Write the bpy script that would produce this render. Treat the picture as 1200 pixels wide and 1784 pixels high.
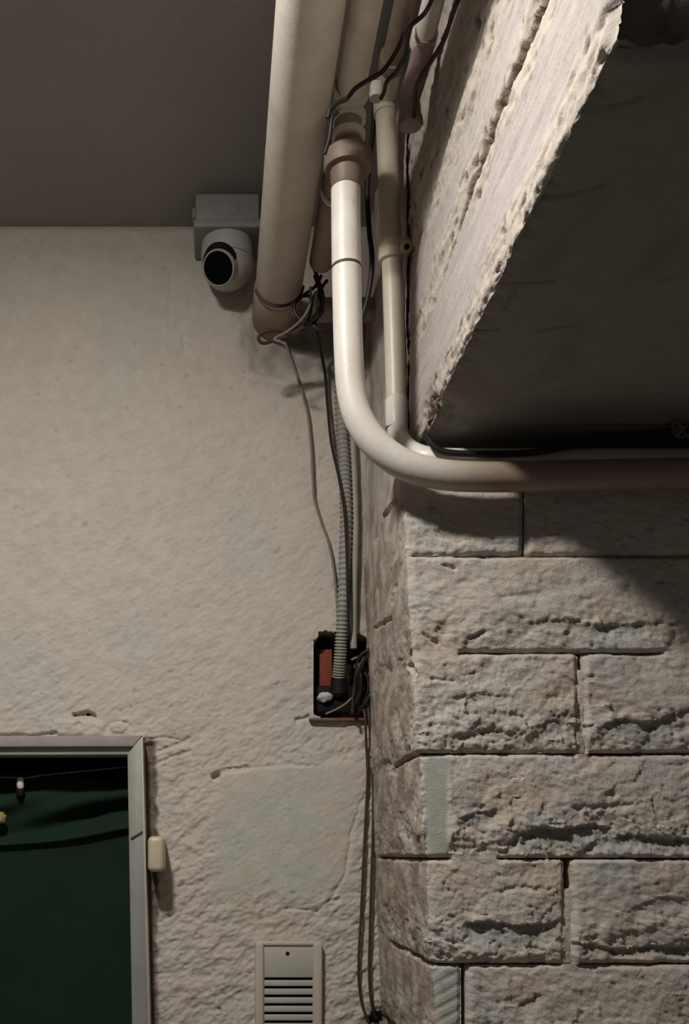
import bpy, bmesh, math, random
import numpy as np
from mathutils import Vector, Matrix
from mathutils.bvhtree import BVHTree

C = bpy.context.scene.collection
for o in list(bpy.data.objects):
    bpy.data.objects.remove(o)
random.seed(7)

# ------------------------------------------------------------------ camera, light, exposure
D = 1.8            # camera to back wall, metres
VX, VY = 375.0, 1487.0   # pixel where the wall normal vanishes
EYE = 1.6
cd = bpy.data.cameras.new('camera')
cam = bpy.data.objects.new('camera', cd)
C.objects.link(cam)
cam.location = (0, 0, EYE)
cam.rotation_euler = (math.pi / 2, 0, 0)
cd.sensor_width = 36
cd.lens = 36 * 1800 / 1784
cd.shift_x = (600 - VX) / 1784
cd.shift_y = (VY - 892) / 1784
cd.clip_start = .02
bpy.context.scene.camera = cam

w = bpy.data.worlds.new('world')
bpy.context.scene.world = w
w.use_nodes = True
bg = w.node_tree.nodes['Background']
bg.inputs[0].default_value = (1.0, .95, .9, 1)
bg.inputs[1].default_value = .055

ld = bpy.data.lights.new('ceiling_lamp', 'AREA')
ld.shape = 'DISK'
ld.size = .13
ld.energy = 16
ld.color = (1, .965, .925)
lamp = bpy.data.objects.new('ceiling_lamp', ld)
C.objects.link(lamp)
lamp.location = (-.306, D - 1.05, EYE + 1.06)

lb = bpy.data.lights.new('lamp_fill', 'POINT')  # point light added at the lamp to lift ceiling, pipes and upper wall
lb.shadow_soft_size = .065
lb.energy = 9.5
lb.color = (1, .965, .925)
fill = bpy.data.objects.new('lamp_fill', lb)
C.objects.link(fill)
fill.location = lamp.location

vs = bpy.context.scene.view_settings
vs.view_transform = 'Standard'
vs.look = 'None'
vs.gamma = 1
vs.exposure = 0
vs.use_curve_mapping = False


# ------------------------------------------------------------------ helpers
def P(px, py, r=1.0):
    return np.array([(px - VX) / r / 1000, D / r, EYE + (VY - py) / r / 1000])


def W(x, d, z):
    """mm right of the eye, mm in front of the wall, mm above the eye"""
    return np.array([x / 1000, D - d / 1000, EYE + z / 1000])


def lin(r, g, b):
    f = lambda c: (c / 255 / 12.92) if c / 255 <= .04045 else ((c / 255 + .055) / 1.055) ** 2.4
    return np.array([f(r), f(g), f(b)])


def sst(a, b, x):
    t = np.clip((x - a) / (b - a), 0, 1)
    return t * t * (3 - 2 * t)


_rng = np.random.RandomState(3)
_perm = _rng.permutation(256)
_perm = np.concatenate([_perm, _perm, _perm]).astype(np.int32)
_g = _rng.normal(size=(256, 3))
_g /= np.linalg.norm(_g, axis=1)[:, None]
_g = _g.astype(np.float32)


def perlin(x, y, z):
    x, y, z = np.broadcast_arrays(np.asarray(x, np.float32), np.asarray(y, np.float32), np.asarray(z, np.float32))
    xi, yi, zi = np.floor(x), np.floor(y), np.floor(z)
    fx, fy, fz = x - xi, y - yi, z - zi
    xi, yi, zi = xi.astype(np.int32) & 255, yi.astype(np.int32) & 255, zi.astype(np.int32) & 255
    u, v, q = [f * f * f * (f * (f * 6 - 15) + 10) for f in (fx, fy, fz)]

    def corner(i, j, k):
        h = _perm[_perm[_perm[xi + i] + yi + j] + zi + k]
        g = _g[h]
        return g[..., 0] * (fx - i) + g[..., 1] * (fy - j) + g[..., 2] * (fz - k)
    l = lambda a, b, t: a + t * (b - a)
    return l(l(l(corner(0, 0, 0), corner(1, 0, 0), u), l(corner(0, 1, 0), corner(1, 1, 0), u), v),
             l(l(corner(0, 0, 1), corner(1, 0, 1), u), l(corner(0, 1, 1), corner(1, 1, 1), u), v), q) * 1.6


def fbm(x, y, z, n=4, gain=.5):
    s, a = 0, 1.0
    for i in range(n):
        s = s + a * perlin(x * 2 ** i + 7.3 * i, y * 2 ** i + 3.1 * i, z * 2 ** i + 1.7 * i)
        a *= gain
    return s


def chips(u, v, cell, seed):
    """chipped-rock facets: every cell is a tilted plane"""
    u = u / cell + .35 * perlin(u / cell * 1.7, v / cell * 1.7, seed) + .12 * perlin(u / cell * 6, v / cell * 6, seed + 9)
    v = v / cell * 1.35 + .35 * perlin(u * 1.7, v / cell * 1.7, seed + 5)
    iu, iv = np.floor(u), np.floor(v)
    best = np.full(u.shape, 9e9)
    out = np.zeros(u.shape)
    for a in (-1, 0, 1):
        for b in (-1, 0, 1):
            cu, cv = iu + a, iv + b
            hsh = lambda k: np.modf(np.abs(np.sin(cu * 127.1 + cv * 311.7 + seed * 17.3 + k * 74.7) * 43758.5453))[0]
            du, dv_ = u - cu - hsh(1), v - cv - hsh(2)
            d = du * du + dv_ * dv_
            hgt = (hsh(3) - .5) * 1.0 + (hsh(4) - .5) * 1.5 * du + (hsh(5) - .35) * 1.6 * dv_
            m_ = d < best
            out = np.where(m_, hgt, out)
            best = np.where(m_, d, best)
    return out


def seg_dist(x, y, pts):
    d = np.full(x.shape, 1e9, np.float32)
    for (x0, y0), (x1, y1) in zip(pts[:-1], pts[1:]):
        dx, dy = x1 - x0, y1 - y0
        t = np.clip(((x - x0) * dx + (y - y0) * dy) / (dx * dx + dy * dy + 1e-9), 0, 1)
        d = np.minimum(d, np.hypot(x - x0 - t * dx, y - y0 - t * dy))
    return d


def root_of(o):
    while o.parent:
        o = o.parent
    return o


def link(name, me, mat=None, parent=None):
    if mat:
        me.materials.append(mat)
    if parent:
        me.transform(Matrix.Translation(-root_of(parent).location))
    o = bpy.data.objects.new(name, me)
    C.objects.link(o)
    o.parent = parent
    return o


def tag(o, label=None, cat=None, group=None, kind=None):
    if label:
        o['label'] = label
    if cat:
        o['category'] = cat
    if group:
        o['group'] = group
    if kind:
        o['kind'] = kind
    return o


def thing(name, label, cat, loc, group=None):
    o = bpy.data.objects.new(name, None)
    o.empty_display_size = .02
    o.location = Vector(loc)
    C.objects.link(o)
    return tag(o, label, cat, group)


def mesh_of(verts, faces, smooth=True, sharp=None):
    me = bpy.data.meshes.new('m')
    me.from_pydata([tuple(v) for v in verts], [], faces)
    if smooth:
        me.shade_smooth()
        if sharp:
            me.set_sharp_from_angle(angle=math.radians(sharp))
    return me


def grid_mesh(pos, keep=None, col=None, sharp=None, flip=False):
    n, m = pos.shape[:2]
    me = bpy.data.meshes.new('m')
    me.vertices.add(n * m)
    me.vertices.foreach_set('co', pos.reshape(-1).astype(np.float32))
    idx = np.arange(n * m).reshape(n, m)
    q = np.stack([idx[:-1, :-1], idx[:-1, 1:], idx[1:, 1:], idx[1:, :-1]], -1)
    if flip:
        q = q[..., ::-1]
    q = q.reshape(-1, 4)
    if keep is not None:
        q = q[keep.reshape(-1)]
    me.loops.add(len(q) * 4)
    me.loops.foreach_set('vertex_index', q.reshape(-1).astype(np.int32))
    me.polygons.add(len(q))
    me.polygons.foreach_set('loop_start', (np.arange(len(q)) * 4).astype(np.int32))
    me.polygons.foreach_set('loop_total', np.full(len(q), 4, np.int32))
    me.update(calc_edges=True)
    if col is not None:
        a = me.color_attributes.new('tint', 'FLOAT_COLOR', 'POINT')
        c4 = np.ones((n * m, 4), np.float32)
        c4[:, :3] = col.reshape(-1, 3)
        a.data.foreach_set('color', c4.reshape(-1))
    me.shade_smooth()
    if sharp:
        me.set_sharp_from_angle(angle=math.radians(sharp))
    me.validate()
    return me


def catmull(pts, n=10):
    p = [np.array(q, float) for q in pts]
    p = [2 * p[0] - p[1]] + p + [2 * p[-1] - p[-2]]
    out = []
    for i in range(1, len(p) - 2):
        for k in range(n):
            t = k / n
            a, b, c, d = p[i - 1:i + 3]
            out.append(.5 * ((2 * b) + (c - a) * t + (2 * a - 5 * b + 4 * c - d) * t * t + (3 * b - a - 3 * c + d) * t ** 3))
    out.append(p[-2])
    return out


def sweep(pts, rad, seg=16, cap=True, sharp=40, cols=None):
    """tube through exact points; rad a number or one per point; doubled points make steps"""
    pts = [np.array(p, float) for p in pts]
    n = len(pts)
    if np.isscalar(rad):
        rad = [rad] * n
    tan = []
    for i in range(n):
        j = i
        while j < n - 1 and np.linalg.norm(pts[j] - pts[i]) < 1e-7:
            j += 1
        k = i
        while k > 0 and np.linalg.norm(pts[k] - pts[i]) < 1e-7:
            k -= 1
        a = pts[min(j + (1 if j == i else 0), n - 1)] - pts[max(k - (1 if k == i else 0), 0)]
        tan.append(a / (np.linalg.norm(a) + 1e-12))
    up = np.array([0, 0, 1.0]) if abs(tan[0][2]) < .9 else np.array([1.0, 0, 0])
    nrm = np.cross(tan[0], up)
    nrm /= np.linalg.norm(nrm)
    V, F = [], []
    for i in range(n):
        nrm = nrm - tan[i] * np.dot(nrm, tan[i])
        nrm /= np.linalg.norm(nrm)
        b = np.cross(tan[i], nrm)
        for k in range(seg):
            a = 2 * math.pi * k / seg
            V.append(pts[i] + rad[i] * (math.cos(a) * nrm + math.sin(a) * b))
    for i in range(n - 1):
        for k in range(seg):
            k2 = (k + 1) % seg
            F.append((i * seg + k, i * seg + k2, (i + 1) * seg + k2, (i + 1) * seg + k))
    if cap:
        F.append(tuple(range(seg))[::-1])
        F.append(tuple((n - 1) * seg + k for k in range(seg)))
    me = mesh_of(V, F, True, sharp)
    if cols is not None:
        a = me.color_attributes.new('tint', 'FLOAT_COLOR', 'POINT')
        c4 = np.ones((n * seg, 4), np.float32)
        c4[:, :3] = np.repeat(np.array(cols), seg, 0)
        a.data.foreach_set('color', c4.reshape(-1))
    return me


def tube(pts, rad, seg=14, n=10, cap=True):
    return sweep(catmull(pts, n), rad, seg, cap)


def box(lo, hi, bevel=.002, seg=2):
    lo, hi = np.minimum(lo, hi), np.maximum(lo, hi)
    bm = bmesh.new()
    bmesh.ops.create_cube(bm, size=1)
    for v in bm.verts:
        v.co = Vector([(lo[i] + hi[i]) / 2 + v.co[i] * (hi[i] - lo[i]) for i in range(3)])
    if bevel:
        bmesh.ops.bevel(bm, geom=bm.edges[:], offset=bevel, segments=seg, affect='EDGES', profile=.5)
    me = bpy.data.meshes.new('m')
    bm.to_mesh(me)
    bm.free()
    me.shade_smooth()
    me.set_sharp_from_angle(angle=math.radians(35))
    return me


def join(meshes):
    bm = bmesh.new()
    for m in meshes:
        bm.from_mesh(m)
    me = bpy.data.meshes.new('m')
    bm.to_mesh(me)
    bm.free()
    return me


# ------------------------------------------------------------------ materials
def material(name, col, rough=.6, metal=0, spec=.4, bump=0, scale=300, stain=None, stain_scale=25, stain_amt=.5, tint=False, var=.06, stretch=None):
    m = bpy.data.materials.new(name)
    m.use_nodes = True
    nt = m.node_tree
    b = nt.nodes['Principled BSDF']
    b.inputs['Roughness'].default_value = rough
    b.inputs['Metallic'].default_value = metal
    b.inputs['Specular IOR Level'].default_value = spec
    tc = nt.nodes.new('ShaderNodeTexCoord')
    src = tc.outputs['Object']
    if stretch:
        mp = nt.nodes.new('ShaderNodeMapping')
        mp.inputs['Scale'].default_value = stretch
        nt.links.new(src, mp.inputs[0])
        src = mp.outputs[0]

    def noise(sc, det=4, ro=.55):
        n = nt.nodes.new('ShaderNodeTexNoise')
        n.inputs['Scale'].default_value = sc
        n.inputs['Detail'].default_value = det
        n.inputs['Roughness'].default_value = ro
        nt.links.new(src, n.inputs['Vector'])
        return n.outputs['Fac']

    def mix(fac, a, bb, mode='MIX'):
        x = nt.nodes.new('ShaderNodeMix')
        x.data_type = 'RGBA'
        x.blend_type = mode
        for s, i in ((fac, 0), (a, 6), (bb, 7)):
            if hasattr(s, 'links'):
                nt.links.new(s, x.inputs[i])
            elif i == 0:
                x.inputs[0].default_value = s
            else:
                x.inputs[i].default_value = (*s, 1)
        return x.outputs[2]

    def ramp(fac, a, bb):
        r = nt.nodes.new('ShaderNodeMapRange')
        r.inputs[1].default_value = a
        r.inputs[2].default_value = bb
        nt.links.new(fac, r.inputs[0])
        return r.outputs[0]
    if tint:
        at = nt.nodes.new('ShaderNodeVertexColor')
        at.layer_name = 'tint'
        c = at.outputs[0]
    else:
        rg = nt.nodes.new('ShaderNodeRGB')
        rg.outputs[0].default_value = (*col, 1)
        c = rg.outputs[0]
    v = ramp(noise(stain_scale * 2.3), .3, .7)
    lo, hi = (1 - var,) * 3, (1 + var,) * 3
    c = mix(1.0, c, mix(v, lo, hi), 'MULTIPLY')
    if stain is not None:
        f = nt.nodes.new('ShaderNodeMath')
        f.operation = 'MULTIPLY'
        nt.links.new(ramp(noise(stain_scale, 6, .65), .48, .75), f.inputs[0])
        f.inputs[1].default_value = stain_amt
        c = mix(f.outputs[0], c, stain)
    nt.links.new(c, b.inputs['Base Color'])
    if bump:
        bn = nt.nodes.new('ShaderNodeBump')
        bn.inputs['Strength'].default_value = 1
        bn.inputs['Distance'].default_value = bump
        nt.links.new(noise(scale, 5, .6), bn.inputs['Height'])
        nt.links.new(bn.outputs[0], b.inputs['Normal'])
    return m


PLASTER = lin(193, 184, 172)
BLUISH = lin(182, 181, 176)
TAN = lin(190, 170, 148)
DIRT = lin(96, 80, 68)
M = {
    'plaster': material('painted_plaster', PLASTER, .9, spec=.15, bump=.0012, scale=220, tint=True),
    'stone': material('painted_stone', PLASTER, .9, spec=.15, bump=.0013, scale=480, tint=True),
    'ceiling': material('ceiling_paint', lin(150, 145, 141), .85, spec=.2, bump=.0004, scale=160, stain=lin(136, 126, 120), stain_scale=3, stain_amt=.5, var=.03),
    'beam': material('beam_plaster', PLASTER, .85, spec=.2, bump=.0012, scale=230, tint=True),
    'pipe': material('cream_pipe', lin(214, 207, 194), .42, spec=.45, bump=.0003, scale=180, stain=lin(150, 128, 104), stain_scale=14, stain_amt=.45, var=.03),
    'pipe_white': material('white_pipe', lin(206, 201, 191), .4, spec=.5, bump=.0003, scale=160, stain=lin(180, 164, 140), stain_scale=16, stain_amt=.35, var=.02),
    'pipe_tint': material('dusty_white_pipe', lin(214, 208, 196), .42, spec=.4, bump=.0003, scale=160, stain=lin(165, 146, 122), stain_scale=16, stain_amt=.4, var=.03, tint=True),
    'pipe_thin': material('ivory_pipe', lin(200, 190, 170), .4, spec=.5, bump=.0002, scale=160, stain=lin(170, 146, 116), stain_scale=18, stain_amt=.35, var=.02),
    'sleeve': material('pale_sleeve', lin(205, 201, 190), .4, spec=.5),
    'brown': material('brown_fitting', lin(108, 93, 80), .55, stain=lin(84, 66, 52), stain_scale=40, stain_amt=.6),
    'darkpipe': material('dusty_pipe', lin(150, 132, 116), .6, stain=lin(90, 74, 62), stain_scale=30, stain_amt=.7),
    'purple': material('mauve_fitting', lin(150, 132, 124), .6, stain=lin(90, 74, 68), stain_scale=30, stain_amt=.6),
    'camera': material('camera_white', lin(166, 162, 154), .4, spec=.5, stain=lin(150, 142, 130), stain_scale=30, stain_amt=.3, var=.02),
    'boxgrey': material('box_grey', lin(132, 129, 123), .5, spec=.4, stain=lin(108, 103, 96), stain_scale=30, stain_amt=.4),
    'lens': material('lens_black', lin(5, 5, 6), .6, spec=.05, var=0),
    'gap': material('dark_rubber', lin(22, 20, 19), .7, spec=.2),
    'wire': material('black_wire', lin(30, 26, 23), .5, spec=.4),
    'wire_brown': material('brown_wire', lin(66, 55, 46), .6, spec=.3),
    'wire_grey': material('grey_wire', lin(122, 114, 104), .6, spec=.3),
    'wire_tan': material('tan_wire', lin(150, 120, 92), .6, spec=.3),
    'flex': material('grey_flex', lin(150, 147, 138), .5, spec=.4, stain=lin(110, 102, 92), stain_scale=40, stain_amt=.5),
    'terracotta': material('terracotta', lin(128, 64, 42), .9, bump=.001, scale=200, stain=lin(90, 50, 36), stain_scale=60, stain_amt=.6),
    'rust': material('rusty_metal', lin(118, 92, 78), .75, metal=.2, stain=lin(70, 46, 34), stain_scale=60, stain_amt=.7),
    'alu': material('grey_metal_frame', lin(158, 158, 148), .45, metal=.25, spec=.4, bump=.0002, scale=120, stain=lin(130, 128, 118), stain_scale=9, stain_amt=.5, var=.03),
    'alu_pale': material('pale_frame_lip', lin(178, 177, 164), .45, metal=.2, spec=.4, stain=lin(150, 146, 132), stain_scale=9, stain_amt=.4, var=.02),
    'frame_paint': material('painted_frame_head', lin(164, 154, 148), .7, spec=.2, bump=.0004, scale=200, stain=lin(140, 132, 126), stain_scale=20, stain_amt=.4),
    'green': material('green_cloth', lin(27, 45, 33), .85, spec=.15, bump=.0003, scale=900, stain=lin(23, 38, 30), stain_scale=6, stain_amt=.4, var=.05),
    'interior': material('dark_interior', lin(34, 31, 28), .9, spec=.1),
    'cream': material('cream_plastic', lin(198, 183, 156), .4, spec=.5, stain=lin(180, 160, 126), stain_scale=40, stain_amt=.3, var=.02),
    'panel': material('panel_plate', lin(180, 177, 166), .5, metal=.0, spec=.4, bump=.0002, scale=300, var=.03),
    'panel_rim': material('panel_rim_paint', lin(186, 176, 164), .7, spec=.3, bump=.0004, scale=200, var=.03),
    'slot': material('slot_dark', lin(26, 20, 16), .8, spec=.1),
    'clip': material('white_clip', lin(226, 222, 212), .4, spec=.5),
    'yellow': material('yellow_cloth', lin(150, 140, 80), .8),
    'floor': material('floor_concrete', lin(186, 178, 168), .85, bump=.001, scale=60, stain=lin(160, 152, 144), stain_scale=4),
    'crumb': material('pale_crumbs', lin(190, 184, 176), .8),
}

# ------------------------------------------------------------------ large structure
DF = D * 1000 * (1 - 1 / 1.35)     # stone front, mm from the wall
RF = 1.35
CEIL = 1092.0
SOF = 553.0


def tint(shape, *layers):
    c = np.empty(shape + (3,), np.float32)
    c[:] = PLASTER
    for f, k in layers:
        f = np.clip(f, 0, 1)[..., None]
        c = c * (1 - f) + np.asarray(k, np.float32) * f
    return c


# back wall: relief plaster with the door opening and the broken-out cable niche
xs = np.concatenate([np.arange(-960, -24, 24), np.arange(-24, 548, 2), [548], np.arange(550, 732, 2), np.arange(740, 1400, 60)]).astype(float)
ys = np.concatenate([[394], np.arange(396, 1798, 2), np.arange(1800, 3088, 26), [3087]]).astype(float)
X, Y = np.meshgrid(xs, ys)
rough = .52 + .48 * sst(1120, 1330, Y + 60 * perlin(X / 130, Y / 130, 3))
rough = rough * (1 + .3 * sst(1250, 1500, Y)) + .3 * sst(560, 640, X) * sst(700, 900, Y)
patch = sst(352, 392, X + 10 * perlin(Y / 30, 0, 1)) * (1 - sst(600, 650, X + .12 * (Y - 1450) + 18 * perlin(Y / 40, 0, 8))) * sst(1335, 1348, Y + .06 * (X - 380)) * (1 - sst(1530, 1600, Y + 30 * perlin(X / 60, 0, 4)))
rough = rough * (1 - .78 * patch)
ca, sa = math.cos(.55), math.sin(.55)
A, B = X * ca - Y * sa, X * sa + Y * ca
h = rough * (2.3 * fbm(A / 34, B / 17, 0.5, 3, .55) + 1.3 * perlin(A / 10, B / 5.5, 3.3))
h = h + 2.2 * perlin(X / 160, Y / 160, 9) + 1.0 * perlin(X / 55, Y / 55, 2)
pits = sst(.6, .9, perlin(X / 13, Y / 11, 21.5)) * (.4 + rough)
h -= 1.5 * pits
h += 1.5 * patch


def crack(pts, width, depth, wob=3):
    dd = seg_dist(X + wob * perlin(X / 14, Y / 14, 5), Y + wob * perlin(X / 14, Y / 14, 15), pts)
    return depth * (1 - sst(width * .35, width, dd))


h -= crack([(372, 1352), (392, 1343), (430, 1338)], 7, 5)
h -= crack([(430, 1338), (500, 1334), (552, 1334)], 4, 2)
h -= crack([(268, 1312), (296, 1303), (330, 1286)], 5, 4)
h -= crack([(268, 1334), (300, 1318), (330, 1308)], 4, 3)
h -= crack([(252, 1288), (290, 1284), (312, 1290)], 4, 3)
h -= crack([(552, 1588), (580, 1562), (602, 1520), (612, 1450), (630, 1395), (640, 1380)], 4, 2.4)
h -= crack([(498, 1584), (540, 1586), (552, 1590)], 4, 2.2)
h -= crack([(572, 1570), (590, 1567)], 5, 4)
h -= crack([(375, 1353), (378, 1352)], 9, 9, 0)
h -= crack([(516, 1256), (536, 1250)], 6, 6)
h += 2.0 * sst(-22, -4, -seg_dist(X, Y, [(538, 1108), (556, 1092), (640, 1094)])) * rough
for (sx, sy0, sy1) in ((297, 470, 505), (296, 600, 622), (320, 588, 622), (296, 520, 590)):
    h -= crack([(sx, sy0), (sx, sy1)], 6, 1.6, 1)
# lumps of filler above the frame
h += 5 * (1 - sst(8, 17, seg_dist(X, Y, [(100, 1268), (170, 1270)])))
h += 4 * (1 - sst(6, 12, np.hypot((X - 207) / 1.5, Y - 1268)))
h -= 3 * (1 - sst(0, 4, abs(np.hypot((X - 207) / 1.6, (Y - 1270)) - 13))) * (Y < 1270)
h -= crack([(130, 1246), (152, 1243), (163, 1248)], 6, 10, 2)
h -= crack([(136, 1262), (138, 1263)], 7, 5, 1)
h -= crack([(-20, 1281), (60, 1281), (98, 1277)], 4, 6, 1)
# loose joint between jamb and plaster
jamb = lambda y: 250 + (y - 1290) * .0245
gapm = (1 - sst(14, 24, X - jamb(Y) + 5 * perlin(Y / 22, 0, 6) - 6 * (1 - sst(1450, 1700, Y)) + 6)) * sst(-14, -2, X - jamb(Y)) * sst(1284, 1300, Y)
h -= 14 * gapm * (1 - .55 * sst(1560, 1700, Y))
# crater where the drain pipe enters
cr = np.hypot(X - 500, (Y - 575) * .95) + 14 * perlin(X / 35, Y / 35, 12)
h -= 9 * (1 - sst(58, 84, cr)) - 3 * (1 - sst(4, 16, abs(cr - 92)))
# hole low by the cables
hole = np.hypot(X - 656, Y - 1775) + 6 * perlin(X / 9, Y / 9, 2)
h -= 26 * (1 - sst(9, 15, hole))
# niche
nx0 = 547 + 1.5 * perlin(Y / 12, 0, 3) + 9 * (1 - sst(1110, 1117, Y)) + 12 * sst(1243, 1249, Y)
nx1 = 652 + 6 * perlin(Y / 18, 0, 33)
ny0, ny1 = 1101 + 2 * perlin(X / 14, 0, 7) + 8 * sst(600, 640, X), 1251 + 1.5 * perlin(X / 12, 0, 17)
nich = (X > nx0) & (X < nx1) & (Y > ny0) & (Y < ny1)
h = np.where(nich, -72 + 5 * perlin(X / 20, Y / 20, 4), h)
h = np.where(Y < 400, 0, h)
pos = np.stack([(X - VX) / 1000, D - h / 1000, EYE + (VY - Y) / 1000], -1)
pos[0, :, 2] = EYE + CEIL / 1000 + .004
cx, cy = (xs[:-1] + xs[1:]) / 2, (ys[:-1] + ys[1:]) / 2
CX, CY = np.meshgrid(cx, cy)
keep = ~((CX > -640) & (CX < jamb(CY) - 6) & (CY > 1305))
stain = np.exp(-((X - 500) / 75) ** 2 - ((Y - 600) / 55) ** 2) * (.75 + .6 * perlin(X / 25, Y / 25, 8))
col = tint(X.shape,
           (.4 * sst(-.1, .6, perlin(X / 150, Y / 210, 40)), BLUISH),
           (.2 * sst(.1, .6, perlin(X / 120, Y / 120, 60)), TAN),
           (.8 * patch * sst(-.5, .3, perlin(X / 70, Y / 60, 70)), lin(184, 184, 173)),
           (.85 * stain, DIRT),
           (.7 * np.exp(-((X - 605) / 55) ** 2 - ((Y - 550) / 95) ** 2), lin(80, 66, 58)),  # shade behind the pipes painted in, together with soot
           (.85 * gapm, lin(88, 70, 58)),
           (.22 * pits, DIRT),
           (.7 * (1 - sst(10, 30, hole)), lin(60, 50, 42)),
           (.5 * (1 - sst(0, 40, np.abs(X - 628))) * sst(760, 860, Y) * (1 - sst(1060, 1130, Y)), lin(128, 112, 98)),
           (.45 * (1 - sst(0, 14, Y - 396)), lin(150, 132, 116)),
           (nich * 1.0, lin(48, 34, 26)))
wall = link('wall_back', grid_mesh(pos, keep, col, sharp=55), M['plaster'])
tag(wall, 'pale rough plaster wall behind the pipes, with the door opening and the cable niche', kind='structure')

# ceiling, floor, dark room behind the door
gx = np.linspace(-1.6, 1.2, 60)
gy = np.linspace(-.8, D + .05, 60)
GX, GY = np.meshgrid(gx, gy)
pz = EYE + CEIL / 1000 + .004 * perlin(GX * 3, GY * 3, 1)
pz = np.where(GY > D - .06, EYE + CEIL / 1000, pz)
top = np.stack([GX, GY, pz], -1)
ce = join([grid_mesh(top), box((-1.6, -.8, EYE + CEIL / 1000 + .012), (1.2, D + .6, EYE + CEIL / 1000 + .15), 0)])
ce.shade_smooth()
tag(link('ceiling', ce, M['ceiling']), 'flat dark grey painted ceiling above the camera', kind='structure')
tag(link('floor', box((-1.8, -1.2, -.1), (1.6, D + .6, 0), 0), M['floor']), 'plain grey concrete floor', kind='structure')
inn = [box((-1.15, D + .45, 0), (.15, D + .5, 2.3), 0), box((-1.15, D + .012, 0), (-1.05, D + .46, 2.3), 0), box((-.10, D + .02, 0), (-.08, D + .46, 2.3), 0), box((-1.15, D + .012, 1.84), (-.08, D + .46, 1.9), 0)]
tag(link('wall_inner', join(inn), M['interior']), 'unlit walls of the room behind the green curtain', kind='structure')

# stone pier: courses of rough stones wrapped round the corner
Xi = lambda z: 253 + (637 - z) * .04
Xc = lambda z: 239 + (637 - RF * z) * .047
pier = bpy.data.objects.new('wall_right', None)
pier.location = (.27, D, 0)
C.objects.link(pier)
tag(pier, 'rough stone pier painted cream at the right of the plaster wall', kind='structure')
# (y of joint, open spans along the front in px, side open from t)
JOINTS = {968: ([(718, 792, .55), (792, 1800, 1)], 1.1),
          1137: ([(800, 1158, 1)], .93),
          1313: ([(690, 1004, .9), (1028, 1800, 1.2)], .55),
          1496: ([(640, 785, 1), (868, 952, .9), (958, 1800, 1)], .05),
          1680: ([(740, 978, 1), (1008, 1800, 1)], .25)}
LEDGES = [  # polyline of the break, depth mm, reach px below
    ([(905, 1452), (930, 1440), (985, 1442), (1030, 1434), (1060, 1440)], 13, 46),
    ([(885, 1470), (900, 1452), (920, 1446)], 9, 34), ([(800, 1424), (830, 1414), (868, 1408)], 7, 40),
    ([(1018, 1480), (1040, 1458), (1100, 1452), (1200, 1462)], 11, 30), ([(1050, 1380), (1075, 1374)], 6, 22),
    ([(1150, 1466), (1210, 1458), (1300, 1450)], 9, 30), ([(1000, 1402), (1110, 1396)], 4, 18),
    ([(814, 1606), (850, 1602), (890, 1610), (948, 1608)], 13, 56), ([(946, 1610), (975, 1600)], 9, 50),
    ([(860, 1550), (905, 1540), (960, 1545)], 4, 16),
    ([(940, 1262), (965, 1250), (990, 1236)], 8, 44), ([(796, 1278), (850, 1268), (905, 1276)], 5, 26),
    ([(1046, 1262), (1080, 1252), (1130, 1258), (1200, 1232)], 11, 40), ([(1120, 1290), (1160, 1262), (1200, 1256)], 7, 30),
    ([(818, 1108), (846, 1096)], 10, 14), ([(920, 1082), (990, 1076), (1040, 1088), (1150, 1082)], 6, 34),
    ([(1000, 1640), (1080, 1652), (1150, 1646), (1240, 1650)], 9, 24), ([(1100, 1580), (1150, 1560), (1200, 1566)], 5, 40),
    ([(900, 1752), (940, 1730)], 7, 30), ([(780, 1215), (830, 1205), (900, 1212)], 4, 30), ([(870, 1036), (940, 1028)], 4, 20),
]

CUTS = [([(655, 914), (672, 895), (690, 872)], 5, 14), ([(653, 948), (657, 916)], 5, 12), ([(654, 1094), (680, 1078)], 4, 12),
        ([(700, 1150), (708, 1180)], 7, 6), ([(714, 1160), (722, 1172)], 6, 8), ([(668, 1162), (676, 1170)], 9, 5),
        ([(990, 1526), (992, 1542)], 10, 20), ([(690, 1020), (684, 1050)], 5, 4), ([(672, 1330), (690, 1345)], 9, 6), ([(700, 1420), (712, 1462)], 9, 5),
        ([(672, 1580), (690, 1620)], 6, 4), ([(708, 1605), (722, 1640)], 7, 4), ([(752, 1183), (790, 1186)], 6, 5), ([(738, 1105), (760, 1120)], 6, 6), ([(775, 985), (792, 990)], 6, 8)]


def openness(jy, s_side, xpx):
    """0..1 how open the joint at course line jy is, on the side (t from wall 0 to corner 1) or front (px)"""
    spans, t0 = JOINTS.get(jy, ([(600, 1900, 1)], .0))
    f = np.zeros(xpx.shape, np.float32)
    for a, b, k in spans:
        f = np.maximum(f, k * sst(a - 6, a + 4, xpx) * (1 - sst(b - 4, b + 6, xpx)))
    side = sst(t0 - .02, t0 + .06, s_side)
    return np.where(np.isnan(s_side), f, side)


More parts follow.
